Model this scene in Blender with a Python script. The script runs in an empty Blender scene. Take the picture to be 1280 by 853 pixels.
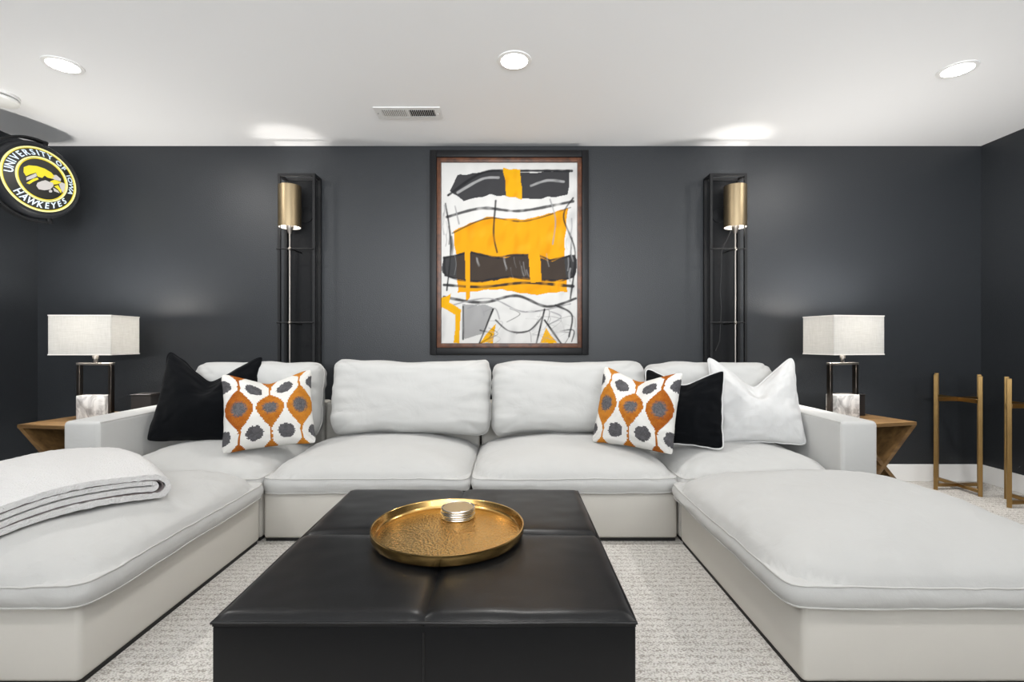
import bpy, bmesh, math, random
import numpy as np
from mathutils import Vector, Matrix, noise

# ------------------------------------------------------------------ camera, world, exposure
S = bpy.context.scene
COL = S.collection
random.seed(7)
R = math.radians
cam_d = bpy.data.cameras.new('camera'); cam = bpy.data.objects.new('camera', cam_d); COL.objects.link(cam)
cam.location = (0, 0, 1.02); cam.rotation_euler = (R(90), 0, 0)
cam_d.sensor_width = 36; cam_d.lens = 608/1280*36; cam_d.clip_start = 0.03
cam_d.shift_x = 2/1280
S.camera = cam
S.view_settings.view_transform = 'Standard'; S.view_settings.look = 'None'
S.view_settings.gamma = 1; S.view_settings.use_curve_mapping = False
S.view_settings.exposure = -0.12
try:
    S.cycles.max_bounces = 10; S.cycles.diffuse_bounces = 6; S.cycles.sample_clamp_indirect = 6
except Exception:
    pass
W = bpy.data.worlds.new('world'); S.world = W; W.use_nodes = True
W.node_tree.nodes['Background'].inputs[0].default_value = (0.97, 0.985, 1, 1)
W.node_tree.nodes['Background'].inputs[1].default_value = 1.0

WARM = (1.0, 0.975, 0.945); COOL = (0.94, 0.97, 1.0)
CAN_W = 17.0            # one recessed light
LAMP_W = 46.0            # table lamp bulb
SCONCE_W = 4.5          # sconce bulb
CEIL = 2.44; YB = 3.54; XL = -3.44; XR = 3.425; YF = -3.3

def area(name, loc, rot, sx, sy, power, col, shape='RECTANGLE'):
    d = bpy.data.lights.new(name, 'AREA'); d.shape = shape; d.size = sx
    if shape == 'RECTANGLE': d.size_y = sy
    d.energy = power; d.color = col
    o = bpy.data.objects.new(name, d); o.location = loc; o.rotation_euler = rot; COL.objects.link(o); return o
# added fill behind the camera, tilted up to brighten the ceiling
area('rear_fill', (0, YF-0.02, 1.42), (R(90+30), 0, 0), 5.0, 1.5, 500, COOL)
# the ceiling lights of the rest of the room, behind the camera
for x in (-2.3, 0.0, 2.34):
    for y in (0.25, -2.0):
        area('ceiling_lamp', (x, y, CEIL-0.012), (0, 0, 0), 0.14, 0, CAN_W*(0.85 if y > 0 else 0.5), WARM, 'DISK')

# ------------------------------------------------------------------ materials
def srgb(r, g, b):
    f = lambda c: (c/255/12.92) if c/255 <= 0.04045 else ((c/255+0.055)/1.055)**2.4
    return (f(r), f(g), f(b), 1)
def mat(name, col, rough=0.5, metal=0.0, bump=0, scale=50, detail=3, var=0.0, vscale=8, sheen=0, spec=0.5, coat=0, voro=False, stretch=None, dist=0.002, wrk=0):
    m = bpy.data.materials.new(name); m.use_nodes = True
    nt = m.node_tree; b = nt.nodes['Principled BSDF']; L = nt.links
    b.inputs['Base Color'].default_value = (*col[:3], 1)
    b.inputs['Roughness'].default_value = rough; b.inputs['Metallic'].default_value = metal
    b.inputs['Specular IOR Level'].default_value = spec
    b.inputs['Sheen Weight'].default_value = sheen; b.inputs['Coat Weight'].default_value = coat
    tc = nt.nodes.new('ShaderNodeTexCoord'); src = tc.outputs['Object']
    if stretch:
        mp = nt.nodes.new('ShaderNodeMapping'); mp.inputs['Scale'].default_value = stretch
        L.new(src, mp.inputs[0]); src = mp.outputs[0]
    if bump:
        n = nt.nodes.new('ShaderNodeTexVoronoi' if voro else 'ShaderNodeTexNoise'); n.inputs['Scale'].default_value = scale
        if not voro: n.inputs['Detail'].default_value = detail
        L.new(src, n.inputs['Vector'])
        bp = nt.nodes.new('ShaderNodeBump'); bp.inputs['Strength'].default_value = bump; bp.inputs['Distance'].default_value = dist
        L.new(n.outputs[0], bp.inputs['Height']); L.new(bp.outputs[0], b.inputs['Normal'])
        if wrk:                       # soft creases of the cloth
            n3 = nt.nodes.new('ShaderNodeTexNoise'); n3.inputs['Scale'].default_value = 7; n3.inputs['Detail'].default_value = 5; n3.inputs['Distortion'].default_value = 1.2
            n3.noise_type = 'RIDGED_MULTIFRACTAL' if wrk < 0 else 'FBM'
            L.new(tc.outputs['Object'], n3.inputs['Vector'])
            b2 = nt.nodes.new('ShaderNodeBump'); b2.inputs['Strength'].default_value = abs(wrk); b2.inputs['Distance'].default_value = 0.02
            L.new(n3.outputs[0], b2.inputs['Height']); L.new(b2.outputs[0], bp.inputs['Normal'])
    if var:
        n2 = nt.nodes.new('ShaderNodeTexNoise'); n2.inputs['Scale'].default_value = vscale; n2.inputs['Detail'].default_value = 4
        L.new(src, n2.inputs['Vector'])
        mx = nt.nodes.new('ShaderNodeMix'); mx.data_type = 'RGBA'
        mx.inputs['A'].default_value = (*[c*(1-var) for c in col[:3]], 1)
        mx.inputs['B'].default_value = (*[min(1, c*(1+var)) for c in col[:3]], 1)
        L.new(n2.outputs[0], mx.inputs['Factor']); L.new(mx.outputs['Result'], b.inputs['Base Color'])
    return m
def emis(name, col, strength):
    m = bpy.data.materials.new(name); m.use_nodes = True
    b = m.node_tree.nodes['Principled BSDF']; b.inputs['Base Color'].default_value = (*[c*0.35 for c in col[:3]], 1)
    b.inputs['Emission Color'].default_value = (*col[:3], 1); b.inputs['Emission Strength'].default_value = strength
    return m
def attr_mat(name, rough=0.9, bump=0.3, scale=300, spec=0.3):
    m = mat(name, (1, 1, 1), rough, bump=bump, scale=scale, spec=spec)
    a = m.node_tree.nodes.new('ShaderNodeAttribute'); a.attribute_name = 'col'
    m.node_tree.links.new(a.outputs['Color'], m.node_tree.nodes['Principled BSDF'].inputs['Base Color']); return m

def carpet_mat():
    m = mat('carpet', (0.6, 0.58, 0.55), 0.95, spec=0.1)
    nt = m.node_tree; L = nt.links; b = nt.nodes['Principled BSDF']
    tc = nt.nodes.new('ShaderNodeTexCoord')
    mp = nt.nodes.new('ShaderNodeMapping'); mp.inputs['Scale'].default_value = (1, 1.5, 1); L.new(tc.outputs['Object'], mp.inputs[0])
    v = nt.nodes.new('ShaderNodeTexVoronoi'); v.inputs['Scale'].default_value = 150; L.new(mp.outputs[0], v.inputs['Vector'])
    w = nt.nodes.new('ShaderNodeTexWave'); w.wave_type = 'BANDS'; w.bands_direction = 'Y'
    w.inputs['Scale'].default_value = 9; w.inputs['Distortion'].default_value = 3; w.inputs['Detail'].default_value = 3; w.inputs['Detail Scale'].default_value = 3
    L.new(tc.outputs['Object'], w.inputs['Vector'])
    n = nt.nodes.new('ShaderNodeTexNoise'); n.inputs['Scale'].default_value = 3; L.new(tc.outputs['Object'], n.inputs['Vector'])
    # loops: dark between tufts, more of them along the woven rows
    mr = nt.nodes.new('ShaderNodeMapRange'); mr.inputs['From Min'].default_value = 0.25; mr.inputs['From Max'].default_value = 0.75
    mr.inputs['To Min'].default_value = 1.0; mr.inputs['To Max'].default_value = 0.0; L.new(v.outputs['Distance'], mr.inputs['Value'])
    mw = nt.nodes.new('ShaderNodeMath'); mw.operation = 'MULTIPLY_ADD'; mw.inputs[1].default_value = 0.34; L.new(w.outputs['Fac'], mw.inputs[0]); L.new(mr.outputs[0], mw.inputs[2])
    mn = nt.nodes.new('ShaderNodeMath'); mn.operation = 'MULTIPLY_ADD'; mn.inputs[1].default_value = 0.4; L.new(n.outputs[0], mn.inputs[0]); L.new(mw.outputs[0], mn.inputs[2])
    cr = nt.nodes.new('ShaderNodeValToRGB'); cr.color_ramp.elements[0].position = 0.15; cr.color_ramp.elements[0].color = srgb(158, 152, 144)
    cr.color_ramp.elements[1].position = 1.1; cr.color_ramp.elements[1].color = srgb(226, 223, 218)
    L.new(mn.outputs[0], cr.inputs[0]); L.new(cr.outputs[0], b.inputs['Base Color'])
    bp = nt.nodes.new('ShaderNodeBump'); bp.inputs['Strength'].default_value = 0.7; bp.inputs['Distance'].default_value = 0.004
    L.new(mn.outputs[0], bp.inputs['Height']); L.new(bp.outputs[0], b.inputs['Normal'])
    return m
def wood_mat(name, c1, c2, scale=4, rough=0.45, axis=(1, 8, 8)):
    m = mat(name, c1, rough); nt = m.node_tree; L = nt.links; b = nt.nodes['Principled BSDF']
    tc = nt.nodes.new('ShaderNodeTexCoord'); mp = nt.nodes.new('ShaderNodeMapping'); mp.inputs['Scale'].default_value = axis
    L.new(tc.outputs['Object'], mp.inputs[0])
    n = nt.nodes.new('ShaderNodeTexNoise'); n.inputs['Scale'].default_value = scale; n.inputs['Detail'].default_value = 6; n.inputs['Distortion'].default_value = 0.6
    L.new(mp.outputs[0], n.inputs['Vector'])
    cr = nt.nodes.new('ShaderNodeValToRGB'); cr.color_ramp.elements[0].position = 0.3; cr.color_ramp.elements[0].color = (*c1[:3], 1)
    cr.color_ramp.elements[1].position = 0.7; cr.color_ramp.elements[1].color = (*c2[:3], 1)
    L.new(n.outputs[0], cr.inputs[0]); L.new(cr.outputs[0], b.inputs['Base Color'])
    return m
def marble_mat():
    m = mat('marble', (0.8, 0.8, 0.8), 0.3); nt = m.node_tree; L = nt.links
    tc = nt.nodes.new('ShaderNodeTexCoord')
    n = nt.nodes.new('ShaderNodeTexNoise'); n.inputs['Scale'].default_value = 9; n.inputs['Detail'].default_value = 8; n.inputs['Distortion'].default_value = 1.8
    L.new(tc.outputs['Object'], n.inputs['Vector'])
    cr = nt.nodes.new('ShaderNodeValToRGB'); e = cr.color_ramp.elements
    e[0].position = 0.36; e[0].color = srgb(150, 148, 146); e[1].position = 0.56; e[1].color = srgb(228, 226, 223)
    L.new(n.outputs[0], cr.inputs[0]); L.new(cr.outputs[0], nt.nodes['Principled BSDF'].inputs['Base Color']); return m
def shade_mat():
    m = bpy.data.materials.new('linen_shade'); m.use_nodes = True; nt = m.node_tree; L = nt.links
    nt.nodes.remove(nt.nodes['Principled BSDF']); out = nt.nodes['Material Output']
    tc = nt.nodes.new('ShaderNodeTexCoord'); ns = []
    for sc in ((12, 12, 220), (200, 200, 10)):
        mp = nt.nodes.new('ShaderNodeMapping'); mp.inputs['Scale'].default_value = sc; L.new(tc.outputs['Object'], mp.inputs[0])
        n = nt.nodes.new('ShaderNodeTexNoise'); n.inputs['Scale'].default_value = 1.6; n.inputs['Detail'].default_value = 2; L.new(mp.outputs[0], n.inputs['Vector']); ns.append(n)
    ad = nt.nodes.new('ShaderNodeMath'); ad.operation = 'ADD'; L.new(ns[0].outputs[0], ad.inputs[0]); L.new(ns[1].outputs[0], ad.inputs[1])
    cr = nt.nodes.new('ShaderNodeValToRGB'); cr.color_ramp.elements[0].position = 0.25; cr.color_ramp.elements[0].color = (0.50, 0.49, 0.465, 1)
    cr.color_ramp.elements[1].position = 0.75; cr.color_ramp.elements[1].color = (0.68, 0.67, 0.645, 1)
    hf = nt.nodes.new('ShaderNodeMath'); hf.operation = 'MULTIPLY'; hf.inputs[1].default_value = 0.5; L.new(ad.outputs[0], hf.inputs[0]); L.new(hf.outputs[0], cr.inputs[0])
    d = nt.nodes.new('ShaderNodeBsdfDiffuse'); t = nt.nodes.new('ShaderNodeBsdfTranslucent'); mx = nt.nodes.new('ShaderNodeMixShader')
    mx.inputs[0].default_value = 0.33
    L.new(cr.outputs[0], d.inputs[0]); L.new(cr.outputs[0], t.inputs[0]); L.new(d.outputs[0], mx.inputs[1]); L.new(t.outputs[0], mx.inputs[2]); L.new(mx.outputs[0], out.inputs[0])
    return m

M = dict(
    wall=mat('wall_paint', (0.0205, 0.0230, 0.0262), 0.40, bump=0.5, scale=150, detail=2, spec=0.38, dist=0.003),
    ceiling=mat('ceiling_paint', (0.84, 0.845, 0.85), 0.9, bump=0.05, scale=120, spec=0.2),
    white=mat('white_trim', (0.80, 0.80, 0.79), 0.4),
    carpet=carpet_mat(),
    fabric=mat('sofa_fabric', srgb(187, 187, 185), 0.95, bump=0.15, scale=420, detail=2, var=0.03, vscale=5, sheen=0.15, spec=0.2, wrk=0.22),
    lightened_fabric=mat('sofa_fabric_lightened', srgb(200, 197, 190), 0.95, bump=0.1, scale=500, detail=2, var=0.02, vscale=4, spec=0.2),  # same cloth as the cushions, lightened to make up for dim light
    piping=mat('piping_fabric', srgb(190, 189, 186), 0.95, spec=0.2),
    black=mat('black_plinth', (0.01, 0.01, 0.01), 0.7),
    leather=mat('black_leather', (0.0065, 0.0068, 0.0075), 0.35, bump=0.15, scale=240, detail=4, spec=0.32, dist=0.001),
    velvet=mat('black_velvet', (0.0025, 0.003, 0.004), 0.95, bump=0.15, scale=300, sheen=0.04, spec=0.1),
    linen=mat('white_linen', srgb(205, 205, 204), 0.95, bump=0.2, scale=330, detail=2, spec=0.15, wrk=0.3),
    ikat=attr_mat('ikat_weave', 0.95, 0.6, 420, 0.1),
    paint=attr_mat('painted_canvas', 0.9, 0.3, 240, 0.08),
    gold=mat('hammered_gold', (0.72, 0.46, 0.15), 0.26, 1.0, bump=0.55, scale=130, voro=True, dist=0.002, var=0.25, vscale=14),
    gold_rim=mat('polished_gold', (0.70, 0.45, 0.16), 0.22, 1.0, var=0.2, vscale=20),
    silver=mat('worn_silver', (0.62, 0.58, 0.52), 0.25, 1.0),
    coaster=mat('pale_gold', (0.75, 0.60, 0.36), 0.3, 1.0, bump=0.3, scale=200, voro=True, dist=0.001),
    bronze=mat('brushed_brass', (0.30, 0.235, 0.145), 0.42, 1.0, bump=0.06, scale=60, stretch=(40, 40, 1)),
    brass=mat('antique_brass', (0.34, 0.215, 0.085), 0.32, 1.0, var=0.25, vscale=10),
    iron=mat('black_iron', (0.006, 0.0063, 0.007), 0.5, spec=0.3),
    panel=mat('matte_dark', (0.008, 0.0085, 0.0095), 0.7, spec=0.15),
    nickel=mat('aged_nickel', (0.30, 0.275, 0.25), 0.4, 1.0),
    darknickel=mat('dark_bronze_metal', (0.10, 0.085, 0.075), 0.3, 1.0),
    shade=shade_mat(),
    shade_trim=mat('shade_trim', (0.80, 0.77, 0.72), 0.9),
    inner_white=mat('shade_lining', (0.85, 0.83, 0.80), 0.7),
    marble=marble_mat(),
    wood=wood_mat('table_wood', srgb(84, 62, 36), srgb(126, 97, 60)),
    frame_wood=wood_mat('frame_wood', srgb(58, 32, 20), srgb(104, 62, 38), 6, axis=(3, 3, 3)),
    frame_black=mat('black_frame', (0.008, 0.008, 0.009), 0.45, spec=0.25),
    darkbox=mat('dark_box', (0.02, 0.017, 0.016), 0.4),
    sherpa=mat('sherpa', srgb(214, 213, 212), 1.0, bump=1.0, scale=170, detail=4, spec=0.05, dist=0.006),
    lining=mat('grey_lining', srgb(112, 104, 103), 0.95, bump=0.5, scale=220, dist=0.003),
    lens=emis('lamp_lens', (1, 0.98, 0.95), 14),
    bulb=emis('bulb_glow', (1, 0.93, 0.82), 8),
    dark=mat('duct_dark', (0.01, 0.01, 0.01), 0.9),
    signblack=mat('sign_black', (0.012, 0.013, 0.015), 0.35),
    signface=mat('sign_face', (0.02, 0.02, 0.018), 0.3),
    s_yellow=emis('sign_yellow', (0.85, 0.70, 0.03), 0.7),
    s_cream=emis('sign_cream', (0.86, 0.80, 0.34), 0.85),
    s_white=emis('sign_white', (0.72, 0.85, 0.97), 0.85),
    s_grey=emis('sign_grey', (0.62, 0.59, 0.57), 0.62),
    cord=mat('cord_black', (0.01, 0.01, 0.01), 0.6),
    plastic=mat('white_plastic', (0.75, 0.75, 0.73), 0.5),
    alum=mat('vent_metal', (0.72, 0.72, 0.71), 0.5),
)

# ------------------------------------------------------------------ helpers
def obj(name, bm, material, parent=None, loc=None, smooth=True):
    me = bpy.data.meshes.new(name); bmesh.ops.recalc_face_normals(bm, faces=bm.faces); bm.to_mesh(me); bm.free()
    if material: me.materials.append(material)
    if smooth:
        me.shade_smooth()
        try: me.set_sharp_from_angle(angle=R(38))
        except Exception: pass
    o = bpy.data.objects.new(name, me); COL.objects.link(o)
    if parent: o.parent = parent
    if loc is not None: o.location = loc
    return o
def tag(o, label, cat, group=None):
    o['label'] = label; o['category'] = cat
    if group: o['group'] = group
    return o
def thing(name, label, cat, loc=(0, 0, 0), rz=0, group=None):
    o = bpy.data.objects.new(name, None); o.empty_display_size = 0.1; COL.objects.link(o); o.location = loc; o.rotation_euler = (0, 0, rz)
    return tag(o, label, cat, group)
def box(bm, c, s, bevel=0, seg=3, mtx=None):
    r = bmesh.ops.create_cube(bm, size=1, matrix=Matrix.Translation(c) @ Matrix.Diagonal((*s, 1)))
    vs = r['verts']
    if bevel:
        es = list({e for v in vs for e in v.link_edges})
        rr = bmesh.ops.bevel(bm, geom=es, offset=bevel, segments=seg, affect='EDGES', profile=0.5)
        vs = list({v for f in rr['faces'] for v in f.verts} | {v for v in vs if v.is_valid})
    if mtx is not None: bmesh.ops.transform(bm, matrix=mtx, verts=vs)
    return vs
def boxes(*args, **k):
    bm = bmesh.new()
    for c, s in args: box(bm, c, s, **k)
    return bm
def tube(bm, pts, r, n=8, closed=False):
    pts = [Vector(p) for p in pts]; rings = []; N = len(pts)
    up = None
    for i, p in enumerate(pts):
        a = pts[(i-1) % N] if (closed or i > 0) else p; b = pts[(i+1) % N] if (closed or i < N-1) else p
        t = (b-a)
        t = t.normalized() if t.length > 1e-9 else Vector((0, 0, 1))
        if up is None: up = t.orthogonal().normalized()
        up = (up - t*up.dot(t)); up = up.normalized() if up.length > 1e-6 else t.orthogonal().normalized()
        s = t.cross(up)
        rr = r[i] if isinstance(r, (list, tuple)) else r
        rings.append([bm.verts.new(p+(up*math.cos(2*math.pi*k/n)+s*math.sin(2*math.pi*k/n))*rr) for k in range(n)])
    for i in range(N if closed else N-1):
        A = rings[i]; B = rings[(i+1) % N]
        if closed and i == N-1:      # match twist at the closure
            k0 = min(range(n), key=lambda k: (B[k].co-A[0].co).length)
            B = B[k0:]+B[:k0]
        for k in range(n): bm.faces.new((A[k], A[(k+1) % n], B[(k+1) % n], B[k]))
    if not closed:
        bm.faces.new(rings[0][::-1]); bm.faces.new(rings[-1])
    return bm
def lathe(bm, prof, n=48, c=(0, 0, 0)):
    rings = []
    for r, z in prof:
        if r < 1e-6: rings.append([bm.verts.new((c[0], c[1], c[2]+z))])
        else: rings.append([bm.verts.new((c[0]+r*math.cos(2*math.pi*k/n), c[1]+r*math.sin(2*math.pi*k/n), c[2]+z)) for k in range(n)])
    for A, B in zip(rings, rings[1:]):
        for k in range(n):
            a = [A[k % len(A)], A[(k+1) % len(A)], B[(k+1) % len(B)], B[k % len(B)]]
            f = []
            for v in a:
                if v not in f: f.append(v)
            if len(f) > 2: bm.faces.new(f)
    return bm
def nz(x, y, z, s=1.0): return noise.noise(Vector((x*s, y*s, z*s)))
def sgnpow(x, p): return math.copysign(abs(x)**p, x)

# ------------------------------------------------------------------ room
def struct(name, bm, m, parent=None):
    o = obj(name, bm, m, parent, smooth=False)
    if not parent: o['kind'] = 'structure'
    return o
struct('floor', boxes(((0, (YB+YF)/2, -0.05), (XR-XL+0.4, YB-YF+0.4, 0.1))), M['carpet'])
struct('ceiling', boxes(((0, (YB+YF)/2, CEIL+0.05), (XR-XL+0.4, YB-YF+0.4, 0.1))), M['ceiling'])
struct('wall_back', boxes((((XL+XR)/2, YB+0.05, CEIL/2), (XR-XL, 0.1, CEIL))), M['wall'])
struct('wall_left', boxes(((XL-0.05, (YB+YF)/2, CEIL/2), (0.1, YB-YF+0.2, CEIL))), M['wall'])
struct('wall_right', boxes(((XR+0.05, (YB+YF)/2, CEIL/2), (0.1, YB-YF+0.2, CEIL))), M['wall'])
WX, WZ0, WZ1 = 2.55, 0.65, 2.2
struct('wall_front', boxes((((XL+XR)/2, YF-0.05, WZ0/2), (XR-XL, 0.1, WZ0)), (((XL+XR)/2, YF-0.05, (WZ1+CEIL)/2), (XR-XL, 0.1, CEIL-WZ1)),
    (((XL-WX)/2, YF-0.05, (WZ0+WZ1)/2), (-WX-XL, 0.1, WZ1-WZ0)), (((XR+WX)/2, YF-0.05, (WZ0+WZ1)/2), (XR-WX, 0.1, WZ1-WZ0))), M['wall'])
# added unseen half-height wall, blocks the rear fill from the low furniture
struct('light_blocker_1', boxes((((XL+XR)/2, -0.55, 0.5), (XR-XL-0.04, 0.12, 1.0)), (((XL+XR)/2, -0.55, 1.015), (XR-XL-0.04, 0.18, 0.03))), M['wall'])
wf = boxes(*[((x, YF-0.05, (WZ0+WZ1)/2), (0.05, 0.06, WZ1-WZ0)) for x in (-WX+0.025, -WX/3, WX/3, WX-0.025)],
           *[((0, YF-0.05, z), (2*WX, 0.06, 0.05)) for z in (WZ0+0.025, WZ1-0.025)])
struct('added_window_1', wf, M['white'])  # unseen, added as a frame round the rear fill light
def baseboard(name, c, s, ax):
    bm = boxes((c, s), bevel=0.004, seg=2); struct(name, bm, M['white'])
baseboard('baseboard_back', ((XL+XR)/2, YB-0.007, 0.062), (XR-XL, 0.014, 0.124), 0)
baseboard('baseboard_left', (XL+0.007, (YB+YF)/2, 0.062), (0.014, YB-YF-0.03, 0.124), 1)
baseboard('baseboard_right', (XR-0.007, (YB+YF)/2, 0.062), (0.014, YB-YF-0.03, 0.124), 1)

# ------------------------------------------------------------------ sectional sofa
def cushion_height(u, v, ze, crown): 
    q = min(1.0, (abs(u)**6+abs(v)**6)**(1/6))
    return ze + crown*(1-q**2.8)**0.55*(1-0.25*(0.5*u*u+0.5*v*v))
def seat_cushion(w, d, zb, ze, crown, seed, N=56, wrinkle=1.0, dims=None):
    """boxed seat cushion: crowned top, side band, bottom; returns mesh and its two seam loops"""
    bm = bmesh.new(); g = [[None]*(N+1) for _ in range(N+1)]
    P = 20
    def plan(u, v):
        r = max(abs(u), abs(v)); q = (abs(u)**P+abs(v)**P)**(1/P)
        k = r/q if q > 1e-9 else 1
        return u*k, v*k
    def edge_wave(u, v): return 0.007*nz(u*1.3+seed, v*1.3, seed*2.1) + 0.003*nz(u*5, v*5, seed)
    for i in range(N+1):
        for j in range(N+1):
            s = -1+2*i/N; t = -1+2*j/N
            u = 0.55*s+0.45*math.sin(math.pi/2*s); v = 0.55*t+0.45*math.sin(math.pi/2*t)
            x, y = plan(u, v); r = max(abs(u), abs(v))
            z = cushion_height(x, y, ze, crown)
            # creases that run in from the seam and soft dents
            per = math.atan2(v, u)
            ew = max(0, min(1, (r-0.55)/0.35))*(1-max(0, (r-0.93)/0.07)*0.6)
            z += wrinkle*ew*(0.003*nz(per*9+seed*3, 1.5*r, seed) + 0.005*nz(x*13+seed*3, y*13, seed) + 0.004*nz(per*34, 3*r, seed*1.7))
            z += wrinkle*(1-r**4)*(0.012*nz(u*1.6+seed, v*1.6, 3.3) + 0.004*nz(u*4, v*4+seed, 1.1))
            z += edge_wave(x, y)*r**3
            g[i][j] = bm.verts.new((x*w/2, y*d/2, z))
    for i in range(N):
        for j in range(N): bm.faces.new((g[i][j], g[i+1][j], g[i+1][j+1], g[i][j+1]))
    loop = [g[i][0] for i in range(N)]+[g[N][j] for j in range(N)]+[g[i][N] for i in range(N, 0, -1)]+[g[0][j] for j in range(N, 0, -1)]
    top = [v.co.copy() for v in loop]; rows = [loop]; bot = None
    for k in range(1, 6):
        f = k/5; ring = []
        for idx, p in enumerate(top):
            nrm = Vector((sgnpow(p.x/(w/2), 7), sgnpow(p.y/(d/2), 7), 0)); nrm = nrm.normalized() if nrm.length > 1e-6 else nrm
            zb2 = zb+edge_wave(p.x/w*2+4, p.y/d*2)*1.0
            b = 0.012*math.sin(math.pi*f)+0.004*wrinkle*nz(p.x*14+seed, p.y*14, f*2.5)*math.sin(math.pi*f)
            ring.append(bm.verts.new((p.x+nrm.x*b, p.y+nrm.y*b, p.z*(1-f)+zb2*f)))
        rows.append(ring)
    for A, B in zip(rows, rows[1:]):
        n = len(A)
        for k in range(n): bm.faces.new((A[k], B[k], B[(k+1) % n], A[(k+1) % n]))
    bot = [v.co.copy() for v in rows[-1]]
    bm.faces.new(rows[-1])
    return bm, top, bot
def add_seat(root, w, d, loc, seed, zb=0.255, ze=0.325, crown=0.125, wrinkle=1.0):
    bm, top, bot = seat_cushion(w, d, zb, ze, crown, seed, wrinkle=wrinkle)
    c = obj('seat_cushion', bm, M['fabric'], root, loc)
    for L in (top, bot):
        obj('piping', tube(bmesh.new(), [p+Vector((p.x, p.y, 0)).normalized()*0.002 for p in L[::2]], 0.0030, 6, True), M['piping'], c)
    return c
def pillow_mesh(w, h, t, a=4, b=0.45, corner=7, concave=0.0, chop=0.0, seed=0, wr=1.0, N=40, dip=0.0, post=None, n2=None, side_fold=0.0, sag=0.0):
    """closed cushion: two sheets that meet in a seam; u along x, v along z, front faces -y"""
    bm = bmesh.new(); sheets = []; N2 = n2 or N
    uvs = {}
    for side in (-1, 1):
        g = [[None]*(N2+1) for _ in range(N+1)]
        for i in range(N+1):
            for j in range(N2+1):
                edge = i in (0, N) or j in (0, N2)
                if side == 1 and edge: g[i][j] = sheets[0][i][j]; continue
                s = -1+2*i/N; q = -1+2*j/N2
                u = 0.5*s+0.5*math.sin(math.pi/2*s); v = 0.5*q+0.5*math.sin(math.pi/2*q)
                if corner:
                    r = max(abs(u), abs(v)); k = (abs(u)**corner+abs(v)**corner)**(1/corner); k = r/k if k > 1e-9 else 1
                    x, z = u*k, v*k
                else:
                    r = max(abs(u), abs(v)); k = (abs(u)**16+abs(v)**16)**(1/16); k = r/k if k > 1e-9 else 1
                    x = u*k*(1-concave*(1-v*v)); z = v*k*(1-concave*(1-u*u))
                th = ((1-abs(u)**a)*(1-abs(v)**a))**b
                up = max(0.0, min(1.0, (v+0.35)/1.35)); up = up*up*(3-2*up)
                if chop:
                    vee = math.sqrt(u*u+0.012); vee = max(0, 1-vee)**1.25
                    z -= chop*2/h*vee*up
                    th *= 1-0.55*up*math.exp(-(u/0.28)**2)
                x0, z0 = x*w/2, z*h/2
                if dip: z0 -= dip*(1-u*u)*max(0, v)
                y0 = side*t/2*th
                ew = max(0, min(1, (max(abs(u), abs(v))-0.5)/0.4))
                y0 += side*wr*min(1, th*2)*(0.014*nz(u*2.0+seed, v*2.0, side*3+seed)+0.009*ew*nz(u*3+v*1.5+seed, v*9, seed*1.3)+0.004*nz(u*7, v*5+seed, 2.2))
                if sag: z0 -= sag*abs(u)**3*max(0, -v)
                if side_fold:
                    sf = max(0, min(1, (abs(u)-0.55)/0.3))*min(1, th*2.5)
                    y0 += side*side_fold*sf*nz(u*2.2+seed*2, v*5.5+0.8*u, seed)
                    x0 += 0.010*nz(seed*3+u, v*4.5, 2.0)*max(0, (abs(u)-0.6)/0.4)
                    z0 += 0.012*nz(u*2.6+seed, 1.3, seed)*max(0, (abs(v)-0.5)/0.5)
                if edge: z0 += 0.004*wr*nz(u*4+seed, v*4, 5); x0 += 0.004*wr*nz(u*4, v*4+seed, 9)
                p = Vector((x0, y0, z0))
                if post: p = post(p, u, v)
                g[i][j] = bm.verts.new(p)
        sheets.append(g)
    for side, g in zip((-1, 1), sheets):
        for i in range(N):
            for j in range(N2):
                f = [g[i][j], g[i+1][j], g[i+1][j+1], g[i][j+1]]
                bm.faces.new(f)
    g = sheets[0]
    loop = [g[i][0].co.copy() for i in range(N)]+[g[N][j].co.copy() for j in range(N2)]+[g[i][N2].co.copy() for i in range(N, 0, -1)]+[g[0][j].co.copy() for j in range(N2, 0, -1)]
    return bm, loop
def add_back_cushion(root, w, h, loc, seed, lean, dip, label, t=0.30):
    bm, loop = pillow_mesh(w, h, t, a=6, b=0.40, corner=9, seed=seed, wr=0.8, N=52, n2=44, side_fold=0.010, sag=0.03, dip=dip)
    o = obj('back_cushion', bm, M['fabric'], None, root.location+Vector(loc)); o.rotation_euler = (R(-lean), 0, 0)
    obj('piping', tube(bmesh.new(), loop, 0.0035, 6, True), M['piping'], o)
    return tag(o, label, 'cushion', 'loose back cushions of the sectional sofa')

XC = -0.203; YS0, YS1 = 2.47, 3.47
SW = 1.06
def base_and_plinth(root, w, y0, y1, x=0):
    obj('base', boxes(((x, (y0+y1)/2, 0.134), (w, y1-y0, 0.238)), bevel=0.018, seg=3), M['lightened_fabric'], root)
    obj('plinth', boxes(((x, (y0+y1)/2, 0.0075), (w-0.02, y1-y0-0.02, 0.015))), M['black'], root, smooth=False)
def centre(x0, name_label, seed, cush):
    root = thing('sofa_section', name_label, 'sofa', (x0+SW/2, YS0, 0), 0, 'sections of the white sectional sofa')
    w = SW-0.014
    base_and_plinth(root, w, 0, YS1-YS0)
    obj('back_frame', boxes(((0, YS1-YS0-0.085, 0.43), (w, 0.17, 0.35)), bevel=0.02), M['lightened_fabric'], root)
    add_seat(root, w-0.004, 0.84, (0, 0.40, 0), seed, wrinkle=1.0)
    cx, cw, ch, lean, dip, cl = cush
    add_back_cushion(root, cw, ch, (cx-(x0+SW/2), 0.645, 0.445+ch/2-0.005), seed+5, lean, dip, cl)
    return root
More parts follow.
